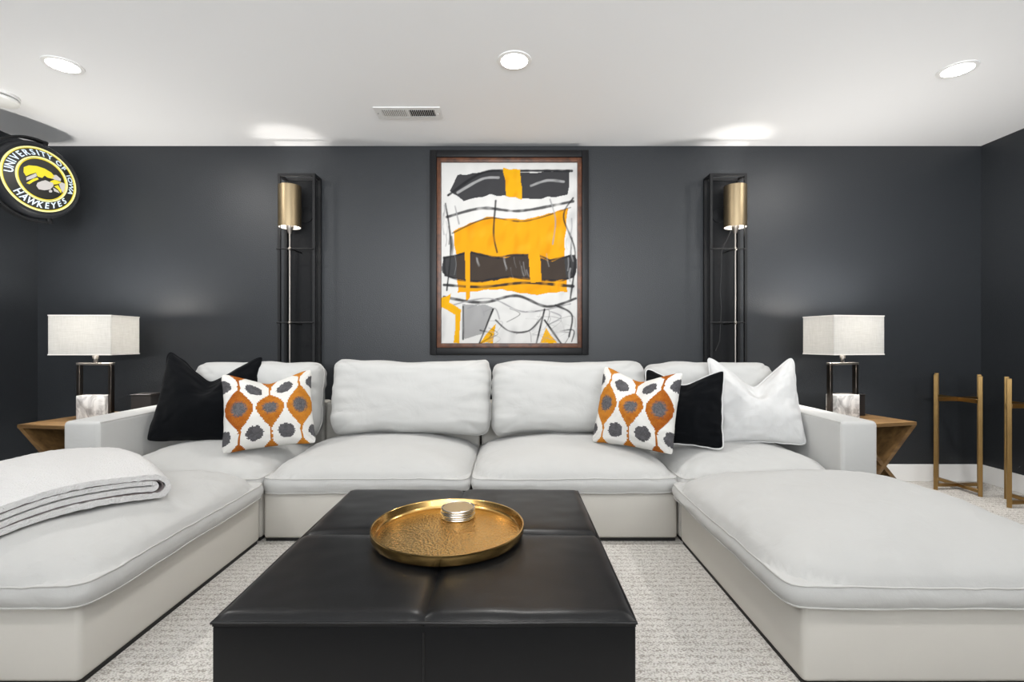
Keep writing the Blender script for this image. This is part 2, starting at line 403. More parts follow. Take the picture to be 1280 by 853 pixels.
centre(XC-SW, 'white armless sofa section left of the middle, behind the black ottoman, no pillow on it', 1.7, (-0.628, 1.0, 0.475, 11, 0.03, 'wide white back cushion left of the middle of the sofa, standing free of any pillow'))
centre(XC, 'white armless sofa section right of the middle, patterned pillow leaning at its right end', 4.3, (0.372, 0.975, 0.455, 11, 0.012, 'wide white back cushion right of the middle, behind the patterned pillow'))
CW = 1.016
def corner(side, label, seed, cush):
    xo = XC+side*2.076; xi = XC+side*SW
    cx = (xo+xi)/2
    root = thing('sofa_section', label, 'sofa', (cx, YS0, 0), 0, 'sections of the white sectional sofa')
    w = CW-0.006
    base_and_plinth(root, w, 0, YS1-YS0)
    AW = 0.188
    ax = side*(w/2-AW/2)
    arm = obj('arm', boxes(((ax, (YS1-YS0)/2, 0.434), (AW, YS1-YS0, 0.356)), bevel=0.022, seg=4), M['fabric'], root)
    x1, x2 = ax-AW/2+0.006, ax+AW/2-0.006
    obj('piping', tube(bmesh.new(), [(ax-side*(AW/2-0.004), 0.012, 0.30), (ax-side*(AW/2-0.004), 0.012, 0.603), (ax-side*(AW/2-0.006), 0.985, 0.607)], 0.0028, 6), M['piping'], arm)
    obj('back_frame', boxes(((-side*AW/2, YS1-YS0-0.085, 0.43), (w-AW-0.004, 0.17, 0.35)), bevel=0.02), M['lightened_fabric'], root)
    add_seat(root, w-AW-0.008, 0.84, (-side*(AW/2+0.001), 0.40, 0), seed, crown=0.12)
    px, cw, ch, lean, dip, cl = cush
    add_back_cushion(root, cw, ch, (px-cx, 0.64, 0.445+ch/2-0.005), seed+3, lean, dip, cl)
    return root
corner(-1, 'white sofa section with the left arm, black and patterned pillows on it', 7.1, (-1.60, 0.80, 0.455, 10, 0.015, 'white back cushion at the left end, behind the black and patterned pillows'))
corner(1, 'white sofa section with the right arm, holding the plain white pillow', 9.4, (1.265, 0.80, 0.445, 10, 0.005, 'white back cushion at the right end, behind the black and white pillows'))
CH0, CH1 = 1.425, 2.455
CHZE, CHCR = 0.312, 0.14
CHW, CHD = 1.06, 1.04
CHOFF = {-1: 0.016, 1: 0.032}
def chaise(side, label, seed):
    cx = XC+side*(SW+CW/2)
    root = thing('sofa_section', label, 'sofa', (cx, CH0, 0), 0, 'sections of the white sectional sofa')
    base_and_plinth(root, CW, 0, CH1-CH0)
    add_seat(root, CHW, CHD, (-side*CHOFF[side], (CH1-CH0)/2-0.022, 0), seed, zb=0.25, ze=CHZE, crown=CHCR, wrinkle=1.3)
    return root
chaise(-1, 'white backless chaise section at the left with a folded throw on it', 12.2)
chaise(1, 'white backless chaise section at the right with nothing on it', 15.8)

# ------------------------------------------------------------------ throw pillows
def place(o, bottom, yaw, lean, roll, h):
    """stand a pillow on its lower edge at the point `bottom`"""
    m = Matrix.Translation(bottom) @ Matrix.Rotation(R(yaw), 4, 'Z') @ Matrix.Rotation(R(-lean), 4, 'X') @ Matrix.Rotation(R(roll), 4, 'Y') @ Matrix.Translation((0, 0, h/2))
    o.matrix_world = m
def ikat(u, v):
    mott = 0.5+0.5*nz(u*9, v*9, 2.2); fine = random.random()
    cols = (-0.66, 0.02, 0.70)
    white = (0.66, 0.65, 0.62)
    jx = 0.008*nz(u*14, v*14, 7)
    for c in cols:
        du = abs(u-c)+jx; dv = v+0.02
        hw = 0.285*math.cos(math.pi/2*min(1, abs(dv)/0.56))**1.15+0.026+max(0, abs(dv)-0.86)*1.0
        if du < hw:
            rr = math.hypot((u-c)/0.19, dv/0.23)+0.25*(fine-0.5)
            a = np.array((0.27, 0.068, 0.010)); b = np.array((0.48, 0.19, 0.025))
            k = min(1, max(0, 0.5+0.45*u+0.6*(mott-0.5)+0.25*(fine-0.5)))
            base = a*(1-k)+b*k
            if rr < 1.0:
                g = np.array((0.10, 0.098, 0.105))*(0.75+0.5*fine)
                q = min(1, max(0, (1.05-rr)*3)); base = base*(1-q)+g*q
            return tuple(base)
    for cx in (-1.0, -0.33, 0.36, 1.04):
        for cy in (0.62, -0.68):
            if math.hypot((u-cx)/0.185, (v-cy)/0.175)+0.12*(fine-0.5)+0.1*nz(u*8, v*8, 4) < 1:
                return tuple(np.array((0.085, 0.083, 0.088))*(0.6+0.8*(0.6*mott+0.4*fine)))
    return white
def patterned(label, bottom, yaw, lean, roll, w, h, seed, flip=1):
    N = 84
    bm, loop = pillow_mesh(w, h, 0.20, a=2.2, b=0.52, corner=0, concave=0.06, chop=0.075, seed=seed, wr=0.8, N=N)
    lay = bm.loops.layers.float_color.new('col')
    bm.faces.ensure_lookup_table()
    for k, f in enumerate(bm.faces):
        kk = k % (N*N); i, j = kk//N, kk % N
        u = -1+2*(i+0.5)/N; v = -1+2*(j+0.5)/N
        u = 0.5*u+0.5*math.sin(math.pi/2*u); v = 0.5*v+0.5*math.sin(math.pi/2*v)
        c = ikat(u*flip, v) if k < N*N else (0.66, 0.65, 0.62)
        for l in f.loops: l[lay] = (*c, 1)
    o = obj('throw_pillow', bm, M['ikat']); tag(o, label, 'pillow', 'rust and grey patterned pillows')
    place(o, bottom, yaw, lean, roll, h); return o
def plain(label, m, bottom, yaw, lean, roll, w, h, t, chop, seed, pip=None, concave=0.06):
    bm, loop = pillow_mesh(w, h, t, a=2.2, b=0.55, corner=0, concave=concave, chop=chop, seed=seed, wr=1.2, N=56)
    o = obj('throw_pillow', bm, M[m]); tag(o, label, 'pillow')
    place(o, bottom, yaw, lean, roll, h)
    obj('piping', tube(bmesh.new(), loop[::1], 0.005, 6, True), M[pip or m], o)
    return o
plain('black velvet pillow leaning in the left corner of the sofa', 'velvet', (-1.80, 2.80, 0.435), 13, 20, 4, 0.53, 0.54, 0.22, 0.19, 3.1)
patterned('patterned rust and grey pillow leaning against the left black pillow', (-1.31, 2.66, 0.43), 26, 22, -2, 0.47, 0.45, 1.3)
patterned('patterned rust and grey pillow right of the middle, overlapping the black pillow with white piping', (0.655, 2.66, 0.43), -30, 20, 3, 0.46, 0.46, 6.2, -1)
plain('black pillow with white piping between the patterned and white pillows on the right', 'velvet', (0.945, 2.70, 0.435), -26, 20, 0, 0.44, 0.45, 0.15, 0.10, 8.4, pip='linen')
plain('plain white linen pillow leaning beside the right sofa arm', 'linen', (1.425, 2.77, 0.43), -6, 18, 0, 0.50, 0.52, 0.22, 0.20, 5.5)

# ------------------------------------------------------------------ ottoman
OX0, OX1, OY0, OY1, OZ = -0.639, 0.269, 1.042, 1.951, 0.43
def ottoman():
    cx, cy = (OX0+OX1)/2, (OY0+OY1)/2; w = OX1-OX0; d = OY1-OY0
    root = thing('ottoman', 'large square black leather ottoman in the middle of the seating, holding a gold tray', 'ottoman', (cx, cy, 0))
    bm = bmesh.new(); box(bm, (0, 0, 0.2115), (w, d, 0.393), 0.004, 2)
    obj('body', bm, M['leather'], root)
    obj('plinth', boxes(((0, 0, 0.0075), (w-0.06, d-0.06, 0.015))), M['black'], root, smooth=False)
    N = 28
    for sx in (-1, 1):
        for sy in (-1, 1):
            bm = bmesh.new(); g = []
            for i in range(N+1):
                row = []
                for j in range(N+1):
                    a = i/N; b = j/N                       # 0 at the centre seam, 1 at the outer edge
                    a = a-0.08*math.sin(2*math.pi*a)/2; b = b-0.08*math.sin(2*math.pi*b)/2
                    ea = 1-math.exp(-a*w/2/0.012); eb = 1-math.exp(-b*d/2/0.012)
                    fall = lambda s, half: (max(0, 1-max(0, 1-(1-s)*half/0.03)**2))**0.5
                    z = OZ-0.016+0.012*fall(a, w/2)*fall(b, d/2)+0.004*(ea*eb)+0.006*(1-a*a)*(1-b*b)*min(ea, eb)
                    z -= 0.006*(1-ea*eb)
                    z += 0.0025*nz(a*3*sx+2, b*3*sy, 1)+0.0012*nz(a*9*sx, b*9*sy, 5)
                    row.append(bm.verts.new((sx*a*w/2, sy*b*d/2, z)))
                g.append(row)
            for i in range(N):
                for j in range(N): bm.faces.new((g[i][j], g[i+1][j], g[i+1][j+1], g[i][j+1]))
            # skirt so each panel is a padded pad with depth
            loop = [g[i][0] for i in range(N)]+[g[N][j] for j in range(N)]+[g[i][N] for i in range(N, 0, -1)]+[g[0][j] for j in range(N, 0, -1)]
            low = [bm.verts.new((v.co.x, v.co.y, 0.4075)) for v in loop]
            for k in range(len(loop)): bm.faces.new((loop[k], low[k], low[(k+1) % len(low)], loop[(k+1) % len(loop)]))
            bm.faces.new(low)
            obj('top_panel', bm, M['leather'], root)
    e = 0.001
    loop = []
    n = 24
    cs = [(-w/2-e, -d/2-e), (w/2+e, -d/2-e), (w/2+e, d/2+e), (-w/2-e, d/2+e)]
    for k in range(4):
        a, b = cs[k], cs[(k+1) % 4]
        for i in range(n):
            f = i/n; loop.append((a[0]+(b[0]-a[0])*f, a[1]+(b[1]-a[1])*f, OZ-0.014+0.0022*nz(k*3+f*4, 0, 2)))
    obj('welt', tube(bmesh.new(), loop, 0.0035, 6, True), M['leather'], root)
    for p in ([(0, -d/2-0.001, 0.03), (0, -d/2-0.001, 0.395)], [(0, d/2+0.001, 0.03), (0, d/2+0.001, 0.395)]):
        obj('side_seam', tube(bmesh.new(), p, 0.0025, 6), M['leather'], root)
    return root
ottoman()
TZ = OZ+0.0085
def tray():
    r = 0.228; loc = (-0.187, 1.466, TZ)
    root = thing('tray', 'round hammered gold tray lying on the black ottoman', 'tray', loc)
    obj('dish', lathe(bmesh.new(), [(0, 0.0), (r-0.02, 0.0), (r-0.012, 0.002), (r-0.012, 0.006), (r-0.024, 0.0055), (0, 0.0055)], 72), M['gold'], root)
    obj('rim', lathe(bmesh.new(), [(r-0.016, 0.001), (r-0.006, 0.004), (r-0.001, 0.014), (r, 0.031), (r-0.001, 0.0335), (r-0.004, 0.0335), (r-0.006, 0.031), (r-0.007, 0.015), (r-0.013, 0.0075), (r-0.02, 0.0062), (r-0.016, 0.001)], 72), M['gold_rim'], root)
tray()
def coasters():
    ords = ['lowest', 'second lowest', 'middle', 'second highest', 'topmost']
    for k in range(5):
        z = TZ+0.0058+k*0.0066
        root = thing('coaster', f'round metal coaster, {ords[k]} of the stack of five on the gold tray', 'coaster', (-0.172+0.0012*math.sin(k*2.3), 1.595+0.001*math.cos(k*1.7), z), k*0.7, 'coasters stacked on the tray')
        r = 0.056
        obj('rim', lathe(bmesh.new(), [(r-0.004, 0.0002), (r-0.001, 0.0008), (r, 0.003), (r-0.001, 0.0056), (r-0.003, 0.0064), (r-0.005, 0.0058), (r-0.006, 0.0046), (r-0.006, 0.0002), (r-0.004, 0.0002)], 40), M['silver'], root)
        obj('disc', lathe(bmesh.new(), [(0, 0.0006), (r-0.006, 0.0006), (r-0.006, 0.0042), (0, 0.0042)], 40), M['coaster'], root)
coasters()

# ------------------------------------------------------------------ folded throw on the left chaise
def throw():
    root = thing('throw_blanket', 'folded white fleece throw with grey lining lying on the left chaise', 'blanket', (-1.34, 1.87, 0.44))
    A = Vector((-0.80, 0.60)).normalized(); B = Vector((-0.55, -0.835)).normalized()
    ccx = XC-(SW+CW/2)+CHOFF[-1]; ccy = CH0+(CH1-CH0)/2-0.022
    def ground(x, y):
        u = max(-0.995, min(0.995, (x-ccx)/(CHW/2))); v = max(-0.995, min(0.995, (y-ccy)/(CHD/2)))
        return cushion_height(u, v, CHZE, CHCR)+0.009
    def ribbon(path, th, name, m, a0, a1, rough, seed, na=44):
        # path: centre line in (q, z), q runs back along B; offset to both sides gives a closed profile
        pts = [Vector(p) for p in path]; n = len(pts); Lf, Rt = [], []
        for i in range(n):
            t = (pts[min(i+1, n-1)]-pts[max(i-1, 0)]).normalized(); nn = Vector((-t.y, t.x))
            Lf.append(pts[i]+nn*th/2); Rt.append(pts[i]-nn*th/2)
        prof = Lf+Rt[::-1]
        bm = bmesh.new(); rows = []
        for k in range(na+1):
            a = a0+(a1-a0)*k/na; ring = []
            for i, p in enumerate(prof):
                q, z = p
                ww = 0.010*nz(a*5+seed, q*3, 1.0)
                x = -1.335+A.x*(a+ww)+B.x*q; y = 1.885+A.y*(a+ww)+B.y*q
                dz = rough*(nz(x*70, y*70, z*70+seed)+0.7*nz(x*140, y*140, seed))+0.004*nz(a*6, q*5, seed)
                endr = min(a-a0, a1-a)
                ring.append(bm.verts.new((x+1.34, y-1.87, ground(x, y)-0.44+z+dz)))
            rows.append(ring)
        for P_, Q_ in zip(rows, rows[1:]):
            c = len(P_)
            for i in range(c): bm.faces.new((P_[i], P_[(i+1) % c], Q_[(i+1) % c], Q_[i]))
        bm.faces.new(rows[0]); bm.faces.new(rows[-1][::-1])
        return obj(name, bm, m, root)
    def upath(q1, zt, zb, qf, n=60):
        r = (zt-zb)/2; out = []
        for i in range(n+1): out.append((q1+(qf+r-q1)*i/n, zt))
        for k in range(1, 9):
            t = math.pi*k/9; out.append((qf+r-r*1.25*math.sin(t), zb+r+r*math.cos(t)))
        for i in range(n+1): out.append((qf+r+(q1-qf-r)*i/n, zb))
        return out
    Q1 = 0.86; LA = 0.86
    ribbon(upath(Q1, 0.086, 0.014, 0.0), 0.020, 'fleece_face', M['sherpa'], 0.0, LA, 0.0034, 1)
    ribbon(upath(Q1, 0.0735, 0.0265, 0.014), 0.005, 'lining', M['lining'], 0.004, LA-0.004, 0.0006, 2)
    ribbon(upath(Q1, 0.062, 0.038, 0.034), 0.016, 'inner_fold', M['sherpa'], 0.002, LA-0.004, 0.0012, 3)
throw()

# ------------------------------------------------------------------ side tables, lamps, boxes
def side_table(label, loc, yaw, s, h=0.52):
    root = thing('side_table', label, 'side table', loc, R(yaw), 'faceted wooden side tables')
    obj('tabletop', boxes(((0, 0, h-0.011), (s, s, 0.022)), bevel=0.002, seg=1), M['wood'], root)
    hz = h-0.022; t = 0.026
    for sgn in (-1, 1):
        bm = bmesh.new()
        # sloping board: a parallelogram profile from one top edge down to the opposite foot
        k = t*1.35
        if sgn == 1: prof = [(s/2-0.002, hz), (s/2-k, hz), (-s/2+0.002, 0.02), (-s/2+k, 0.02)]
        else: prof = [(-s/2+0.002, hz), (-s/2+k, hz), (s/2-0.002, 0.02), (s/2-k, 0.02)]
        inset = 0.002 if sgn == 1 else 0.004
        f = [bm.verts.new((x, -s/2+inset, z)) for x, z in prof]; b = [bm.verts.new((x, s/2-inset, z)) for x, z in prof]
        bm.faces.new(f); bm.faces.new(b[::-1])
        for i in range(4): bm.faces.new((f[i], f[(i+1) % 4], b[(i+1) % 4], b[i]))
        obj('sloping_board', bm, M['wood'], root, smooth=False)
    obj('base_board', boxes(((0, 0, 0.01), (s, s, 0.02)), bevel=0.002, seg=1), M['wood'], root)
    return root
YAW_L, YAW_R = -9.0, 13.0
side_table('wooden side table with crossed sloping boards left of the sofa', (-2.635, 3.145, 0), YAW_L, 0.56)
side_table('wooden side table with crossed sloping boards right of the sofa', (2.215, 3.195, 0), YAW_R, 0.50)

def table_lamp(label, loc, yaw, mir, power):
    root = thing('table_lamp', label, 'lamp', loc, R(yaw), 'table lamps with square white shades')
    bw, bd, bh = 0.176, 0.085, 0.152
    obj('base', boxes(((0, 0, bh/2), (bw, bd, bh)), bevel=0.003, seg=2), M['marble'], root)
    top = 0.345
    for x in (-1, 1):
        obj('post', boxes(((x*(bw/2+0.0105), 0, top/2), (0.02, 0.03, top)), bevel=0.0015, seg=1), M['darknickel'], root)
    obj('top_bar', boxes(((0, 0, top+0.007), (bw+0.044, 0.034, 0.014)), bevel=0.0015, seg=1), M['nickel'], root)
    obj('stem', boxes(((0, 0, top+0.036), (0.016, 0.016, 0.042)), bevel=0.001, seg=1), M['nickel'], root)
    z0, z1 = 0.415, 0.658; w, d = 0.376, 0.24; t = 0.0025
    bm = boxes(((0, -d/2, (z0+z1)/2), (w, t, z1-z0)), ((0, d/2, (z0+z1)/2), (w, t, z1-z0)), ((-w/2, 0, (z0+z1)/2), (t, d-t, z1-z0)), ((w/2, 0, (z0+z1)/2), (t, d-t, z1-z0)))
    sh = obj('lamp_shade', bm, M['shade'], root, smooth=False)
    for z in (z0, z1):
        bm = bmesh.new()
        for sx, sy, cx, cy in ((w+0.005, 0.0045, 0, -d/2-0.001), (w+0.005, 0.0045, 0, d/2+0.001), (0.0045, d, -w/2-0.001, 0), (0.0045, d, w/2+0.001, 0)):
            box(bm, (cx, cy, z), (sx, sy, 0.007))
        obj('shade_trim', bm, M['shade_trim'], sh, smooth=False)
    obj('socket', lathe(bmesh.new(), [(0, 0.385), (0.016, 0.385), (0.016, 0.45), (0.012, 0.46), (0, 0.46)], 20), M['nickel'], root)
    obj('spider', boxes(((0, 0, z0+0.02), (0.006, d-0.003, 0.004))), M['nickel'], root, smooth=False)
    obj('bulb', lathe(bmesh.new(), [(0, 0.46), (0.013, 0.462), (0.016, 0.48), (0.028, 0.505), (0.03, 0.525), (0.024, 0.545), (0.01, 0.555), (0, 0.556)], 24), M['bulb'], root)
    # the bulb's own light, four small sources round the glass
    ld = bpy.data.lights.new('bulb_light', 'POINT'); ld.energy = power; ld.color = (1.0, 0.965, 0.92); ld.shadow_soft_size = 0.075
    lo = bpy.data.objects.new('bulb_light', ld); COL.objects.link(lo); lo.parent = root; lo.location = (0, 0, 0.585)
    return root
table_lamp('table lamp with white linen shade and marble block at the left end of the sofa', (-2.665, 3.125, 0.5205), 2, 1, LAMP_W)
table_lamp('table lamp with white linen shade and marble block at the right end of the sofa', (2.165, 3.17, 0.5205), 11.5, -1, LAMP_W)
def small_box(label, loc, yaw, s, h):
    o = obj('decorative_box', boxes(((0, 0, h/2), (s, s, h)), bevel=0.003, seg=1), M['darkbox'], None, loc, False); o.rotation_euler = (0, 0, R(yaw))
    tag(o, label, 'box')
    obj('lid', boxes(((0, 0, h+0.004), (s+0.004, s+0.004, 0.008)), bevel=0.001, seg=1), M['darkbox'], o, smooth=False)
small_box('small dark brown box on the side table left of the sofa', (-2.445, 3.265, 0.5205), 8, 0.12, 0.14)
small_box('small black box beside the marble lamp on the side table right of the sofa', (2.30, 3.30, 0.5205), 10, 0.125, 0.135)

# ------------------------------------------------------------------ gold plant stands
def plant_stand(label, loc):
    root = thing('plant_stand', label, 'plant stand', loc, R(-42.6), 'brass plant stands by the right wall')
    s = 0.11; H = 0.79
    for sx in (-1, 1):
        for sy in (-1, 1):
            obj('leg', boxes(((sx*s, sy*s, H/2), (0.023, 0.023, H)), bevel=0.0015, seg=1), M['brass'], root)
    for z, th in ((0.622, 0.028), (0.032, 0.022)):
        for a in (45, -45):
            bm = bmesh.new(); L = 2*s*math.sqrt(2)-0.018
            box(bm, (0, 0, z+(0.0006 if a > 0 else 0)), (L, 0.02, th), 0.001, 1, Matrix.Rotation(R(a), 4, 'Z'))
            obj('crossbar', bm, M['brass'], root)
plant_stand('brass plant stand frame in the back right corner of the room', (3.075, 3.345, 0))
plant_stand('brass plant stand frame standing closer, cut by the right edge of the photo', (3.21, 2.985, 0))

# ------------------------------------------------------------------ wall sconces
def sconce(label, x0, x1, rodx, mir, cord=False):
    yf, yb = 3.425, YB
    zb, zt = 0.66, 2.20
    cx = (x0+x1)/2
    root = thing('wall_sconce', label, 'wall lamp', (cx, YB, zb), 0, 'tall iron wall sconces')
    def L(x, y, z): return (x-cx, y-YB, z-zb)
    t = 0.019
    for x in (x0, x1):
        for y in (yf, yb-0.012):
            obj('post', boxes((L(x, y, (zb+zt)/2), (t, t, zt-zb)), bevel=0.001, seg=1), M['iron'], root)
    for z in (zb+t/2, zt-t/2):
        for y in (yf, yb-0.012): obj('rail', boxes((L(cx, y, z), (x1-x0-t, t*0.9, t*0.9))), M['iron'], root, smooth=False)
        for x in (x0, x1): obj('rail', boxes((L(x, (yf+yb-0.012)/2, z), (t*0.9, yb-0.012-yf-t, t*0.9))), M['iron'], root, smooth=False)
    obj('dark_sheet', boxes((L(cx, yb-0.004, (zb+zt)/2), (x1-x0-t, 0.004, zt-zb-t))), M['panel'], root, smooth=False)  # thin dark sheet between the posts, darkens the wall inside the frame
    bm = lathe(bmesh.new(), [(0, 0), (0.052, 0), (0.052, 0.01), (0.046, 0.014), (0, 0.014)], 36); bmesh.ops.rotate(bm, verts=bm.verts, matrix=Matrix.Rotation(R(90), 3, 'X'))
    obj('canopy', bm, M['panel'], root, L(cx+mir*0.02, yb-0.006, 1.93))
    ry = yf-0.012
    for z in (1.668, 1.15):
        obj('crossbar', tube(bmesh.new(), [L(x0-0.014, yf-0.012, z), L(x1+0.002, yf-0.012, z)], 0.0055, 8), M['iron'], root)
        obj('brace', tube(bmesh.new(), [L(rodx, ry, z), L(rodx+mir*0.022, yf+0.03, z-0.006), L(rodx+mir*0.03, yb-0.006, z-0.008)], 0.0045, 8), M['iron'], root)
        bm = bmesh.new(); bmesh.ops.create_uvsphere(bm, u_segments=14, v_segments=8, radius=0.013); obj('knuckle', bm, M['nickel'], root, L(rodx, ry-0.002, z))
    obj('rod', tube(bmesh.new(), [L(rodx, ry, zb+0.03), L(rodx, ry, 1.80)], 0.0062, 10), M['nickel'], root)
    obj('socket', lathe(bmesh.new(), [(0, 1.775-zb), (0.012, 1.775-zb), (0.018, 1.80-zb), (0.026, 1.815-zb), (0.026, 1.84-zb), (0, 1.84-zb)], 24, (rodx-cx, ry-YB, 0)), M['nickel'], root)
    r = 0.0755; s0, s1 = 1.817, 2.107
    sh = obj('lamp_shade', lathe(bmesh.new(), [(r, s0-zb), (r, s1-zb), (r-0.002, s1-zb), (r-0.002, s0-zb), (r, s0-zb)], 56, (rodx-cx, ry-YB, 0)), M['bronze'], root)
    obj('shade_lining', lathe(bmesh.new(), [(r-0.0025, s0+0.001-zb), (r-0.0025, s1-0.001-zb), (r-0.004, s1-0.001-zb), (r-0.004, s0+0.001-zb), (r-0.0025, s0+0.001-zb)], 56, (rodx-cx, ry-YB, 0)), M['inner_white'], sh)
    bm = bmesh.new()
    for a in (0, 60, 120): box(bm, (0, 0, 0), (2*r-0.006, 0.003, 0.003), 0, 1, Matrix.Rotation(R(a), 4, 'Z'))
    obj('spider', bm, M['nickel'], sh, L(rodx, ry, s0+0.022), False)
    obj('bulb', lathe(bmesh.new(), [(0, 1.84-zb), (0.013, 1.842-zb), (0.016, 1.86-zb), (0.027, 1.885-zb), (0.029, 1.905-zb), (0.022, 1.925-zb), (0, 1.935-zb)], 20, (rodx-cx, ry-YB, 0)), M['bulb'], root)
    ld = bpy.data.lights.new('bulb_light', 'POINT'); ld.energy = SCONCE_W; ld.color = (1.0, 0.965, 0.92); ld.shadow_soft_size = 0.02
    lo = bpy.data.objects.new('bulb_light', ld); COL.objects.link(lo); lo.parent = root; lo.location = L(rodx, ry, 1.965)
    if cord:
        pts = [(rodx-0.02, ry+0.02, 1.80), (rodx-0.07, ry+0.06, 1.66), (rodx-0.062, ry+0.085, 1.50), (rodx-0.068, ry+0.09, 1.38), (rodx-0.058, ry+0.092, 1.26), (rodx-0.065, ry+0.092, 1.14), (rodx-0.07, ry+0.092, 1.02), (rodx-0.10, ry+0.092, 0.95)]
        obj('cord', tube(bmesh.new(), [L(*p) for p in pts], 0.003, 6), M['cord'], root)
sconce('tall black iron wall sconce with brass cylinder shade, left of the painting', -1.627, -1.382, -1.548, 1)
sconce('tall black iron wall sconce with brass cylinder shade, right of the painting', 1.412, 1.655, 1.578, -1, True)

# ------------------------------------------------------------------ framed abstract painting
def painting():
    cx = -0.008; cz = 1.655; root = thing('painting', 'framed abstract painting in black, white and orange on the dark wall', 'painting', (cx, YB, cz))
    ow, oh = 1.137, 1.466; iw, ih = 1.043, 1.368; cw, ch = 0.979, 1.302
    def ring(w0, h0, w1, h1, y0, y1, bev):
        parts = []
        tx, tz = (w0-w1)/2, (h0-h1)/2
        for sx in (-1, 1): parts.append(boxes(((sx*(w1/2+tx/2), (y0+y1)/2, 0), (tx, y1-y0, h0)), bevel=bev, seg=2))
        for sz in (-1, 1): parts.append(boxes(((0, (y0+y1)/2, sz*(h1/2+tz/2)), (w1, y1-y0, tz)), bevel=bev, seg=2))
        return parts
    for bm in ring(ow, oh, iw, ih, -0.062, -0.002, 0.003): obj('outer_frame_rail', bm, M['frame_black'], root)
    obj('backing', boxes(((0, -0.006, 0), (iw+0.01, 0.006, ih+0.01))), M['frame_black'], root, smooth=False)
    for bm in ring(iw-0.003, ih-0.003, cw+0.003, ch+0.003, -0.050, -0.010, 0.001): obj('inner_frame_rail', bm, M['frame_wood'], root)
    W_, H_ = 230, 306
    U, V = np.meshgrid(np.linspace(0, 1, W_+1), np.linspace(0, 1, H_+1)); AS = ch/cw
    X = U; Y = (1-V)*AS                    # x 0..1, y downwards 0..1.33
    rng = np.random.RandomState(3)
    def field(n, seed):
        r = np.random.RandomState(seed); o = np.zeros_like(X)
        for k in range(n):
            fx, fy = r.uniform(3, 34, 2); o += np.sin(fx*X*2+fy*Y+r.uniform(0, 6.3))*np.sin(fy*X-fx*Y*0.7+r.uniform(0, 6.3))
        return o/n**0.5
    F1, F2, F3 = field(14, 1), field(14, 2), field(22, 5)
    img = np.ones((*X.shape, 3))*np.array((0.56, 0.555, 0.54))
    def lay(mask, col):
        m = np.clip(mask, 0, 1)[..., None]; img[:] = img*(1-m)+np.array(col)*m
    def seg_dist(pts):
        D = np.full(X.shape, 9.0); T = np.zeros(X.shape); n = len(pts)-1
        for i in range(n):
            (ax, ay), (bx, by) = pts[i], pts[i+1]; dx, dy = bx-ax, by-ay; L2 = dx*dx+dy*dy+1e-12
            t = np.clip(((X-ax)*dx+(Y-ay)*dy)/L2, 0, 1); d = np.hypot(X-ax-t*dx, Y-ay-t*dy)
            k = d < D; D = np.where(k, d, D); T = np.where(k, (i+t)/n, T)
        return D, T
    def curve(pts, n=10):
        out = []
        P = [pts[0]]+list(pts)+[pts[-1]]
        for i in range(1, len(P)-2):
            p0, p1, p2, p3 = [np.array(q, float) for q in P[i-1:i+3]]
            for k in range(n):
                t = k/n; out.append(tuple(0.5*((2*p1)+(-p0+p2)*t+(2*p0-5*p1+4*p2-p3)*t*t+(-p0+3*p1-3*p2+p3)*t**3)))
        out.append(pts[-1]); return out
    def stroke(pts, w, col=(0.02, 0.02, 0.022), a=1.0, dry=0.3, soft=0.006):
        D, T = seg_dist(curve(pts)); ww = w*(1+0.25*F1*0.5)
        m = np.clip((ww-D)/soft, 0, 1)*a*np.clip(1-dry*np.clip(F3*0.9+0.1, 0, 1.5), 0, 1)
        lay(m, col)
    def poly(pts, col, a=1.0, soft=0.006, wob=0.015):
        ins = np.zeros(X.shape, bool); n = len(pts); Xw, Yw = X+wob*F1*0.4, Y+wob*F2*0.4
        for i in range(n):
            (ax, ay), (bx, by) = pts[i], pts[(i+1) % n]
            c = ((ay > Yw) != (by > Yw)) & (Xw < (bx-ax)*(Yw-ay)/(by-ay+1e-12)+ax); ins ^= c
        lay(ins*a, col)
    ink = (0.022, 0.022, 0.024); grey = (0.24, 0.24, 0.245); org = (0.60, 0.275, 0.010); yel = (0.62, 0.32, 0.010)
    # soft grey washes on the white ground
    lay(np.clip(0.28*(F1+0.2), 0, 0.35)*np.clip((X-0.8)*6, 0, 1), grey)
    lay(np.clip(0.3*(F2), 0, 0.3)*np.clip((Y-0.95)*4, 0, 1), grey)
    # broad black bar brushed across the top, broken by a yellow block
    poly([(0.06, 0.21), (0.12, 0.09), (0.40, 0.06), (0.70, 0.075), (0.95, 0.05), (0.93, 0.24), (0.70, 0.27), (0.36, 0.235), (0.16, 0.28)], (0.032, 0.032, 0.035), 0.98)
    stroke([(0.05, 0.24), (0.3, 0.075), (0.55, 0.06), (0.96, 0.06)], 0.012, ink, 1, 0.2)
    stroke([(0.12, 0.22), (0.30, 0.12), (0.42, 0.11)], 0.012, (0.45, 0.45, 0.45), 0.6, 0.6)
    stroke([(0.66, 0.17), (0.78, 0.13), (0.90, 0.14)], 0.012, (0.45, 0.45, 0.45), 0.6, 0.6)
    poly([(0.455, 0.04), (0.58, 0.05), (0.60, 0.27), (0.475, 0.25)], yel)
    # thick orange field with a slanting upper edge
    poly([(0.09, 0.50), (0.34, 0.40), (0.62, 0.42), (0.93, 0.335), (0.90, 0.66), (0.93, 0.95), (0.66, 0.97), (0.40, 0.93), (0.12, 0.96)], org)
    on = np.zeros(X.shape, bool); on[:] = (img[..., 2] < 0.06) & (img[..., 0] > 0.4)
    lay(np.clip(0.5*F2, 0, 0.5)*on, (0.50, 0.18, 0.006)); lay(np.clip(0.4*F1-0.1, 0, 0.4)*on, (0.66, 0.36, 0.03))
    stroke([(0.08, 0.52), (0.34, 0.41), (0.62, 0.43), (0.95, 0.33)], 0.008, ink, 0.85, 0.6)
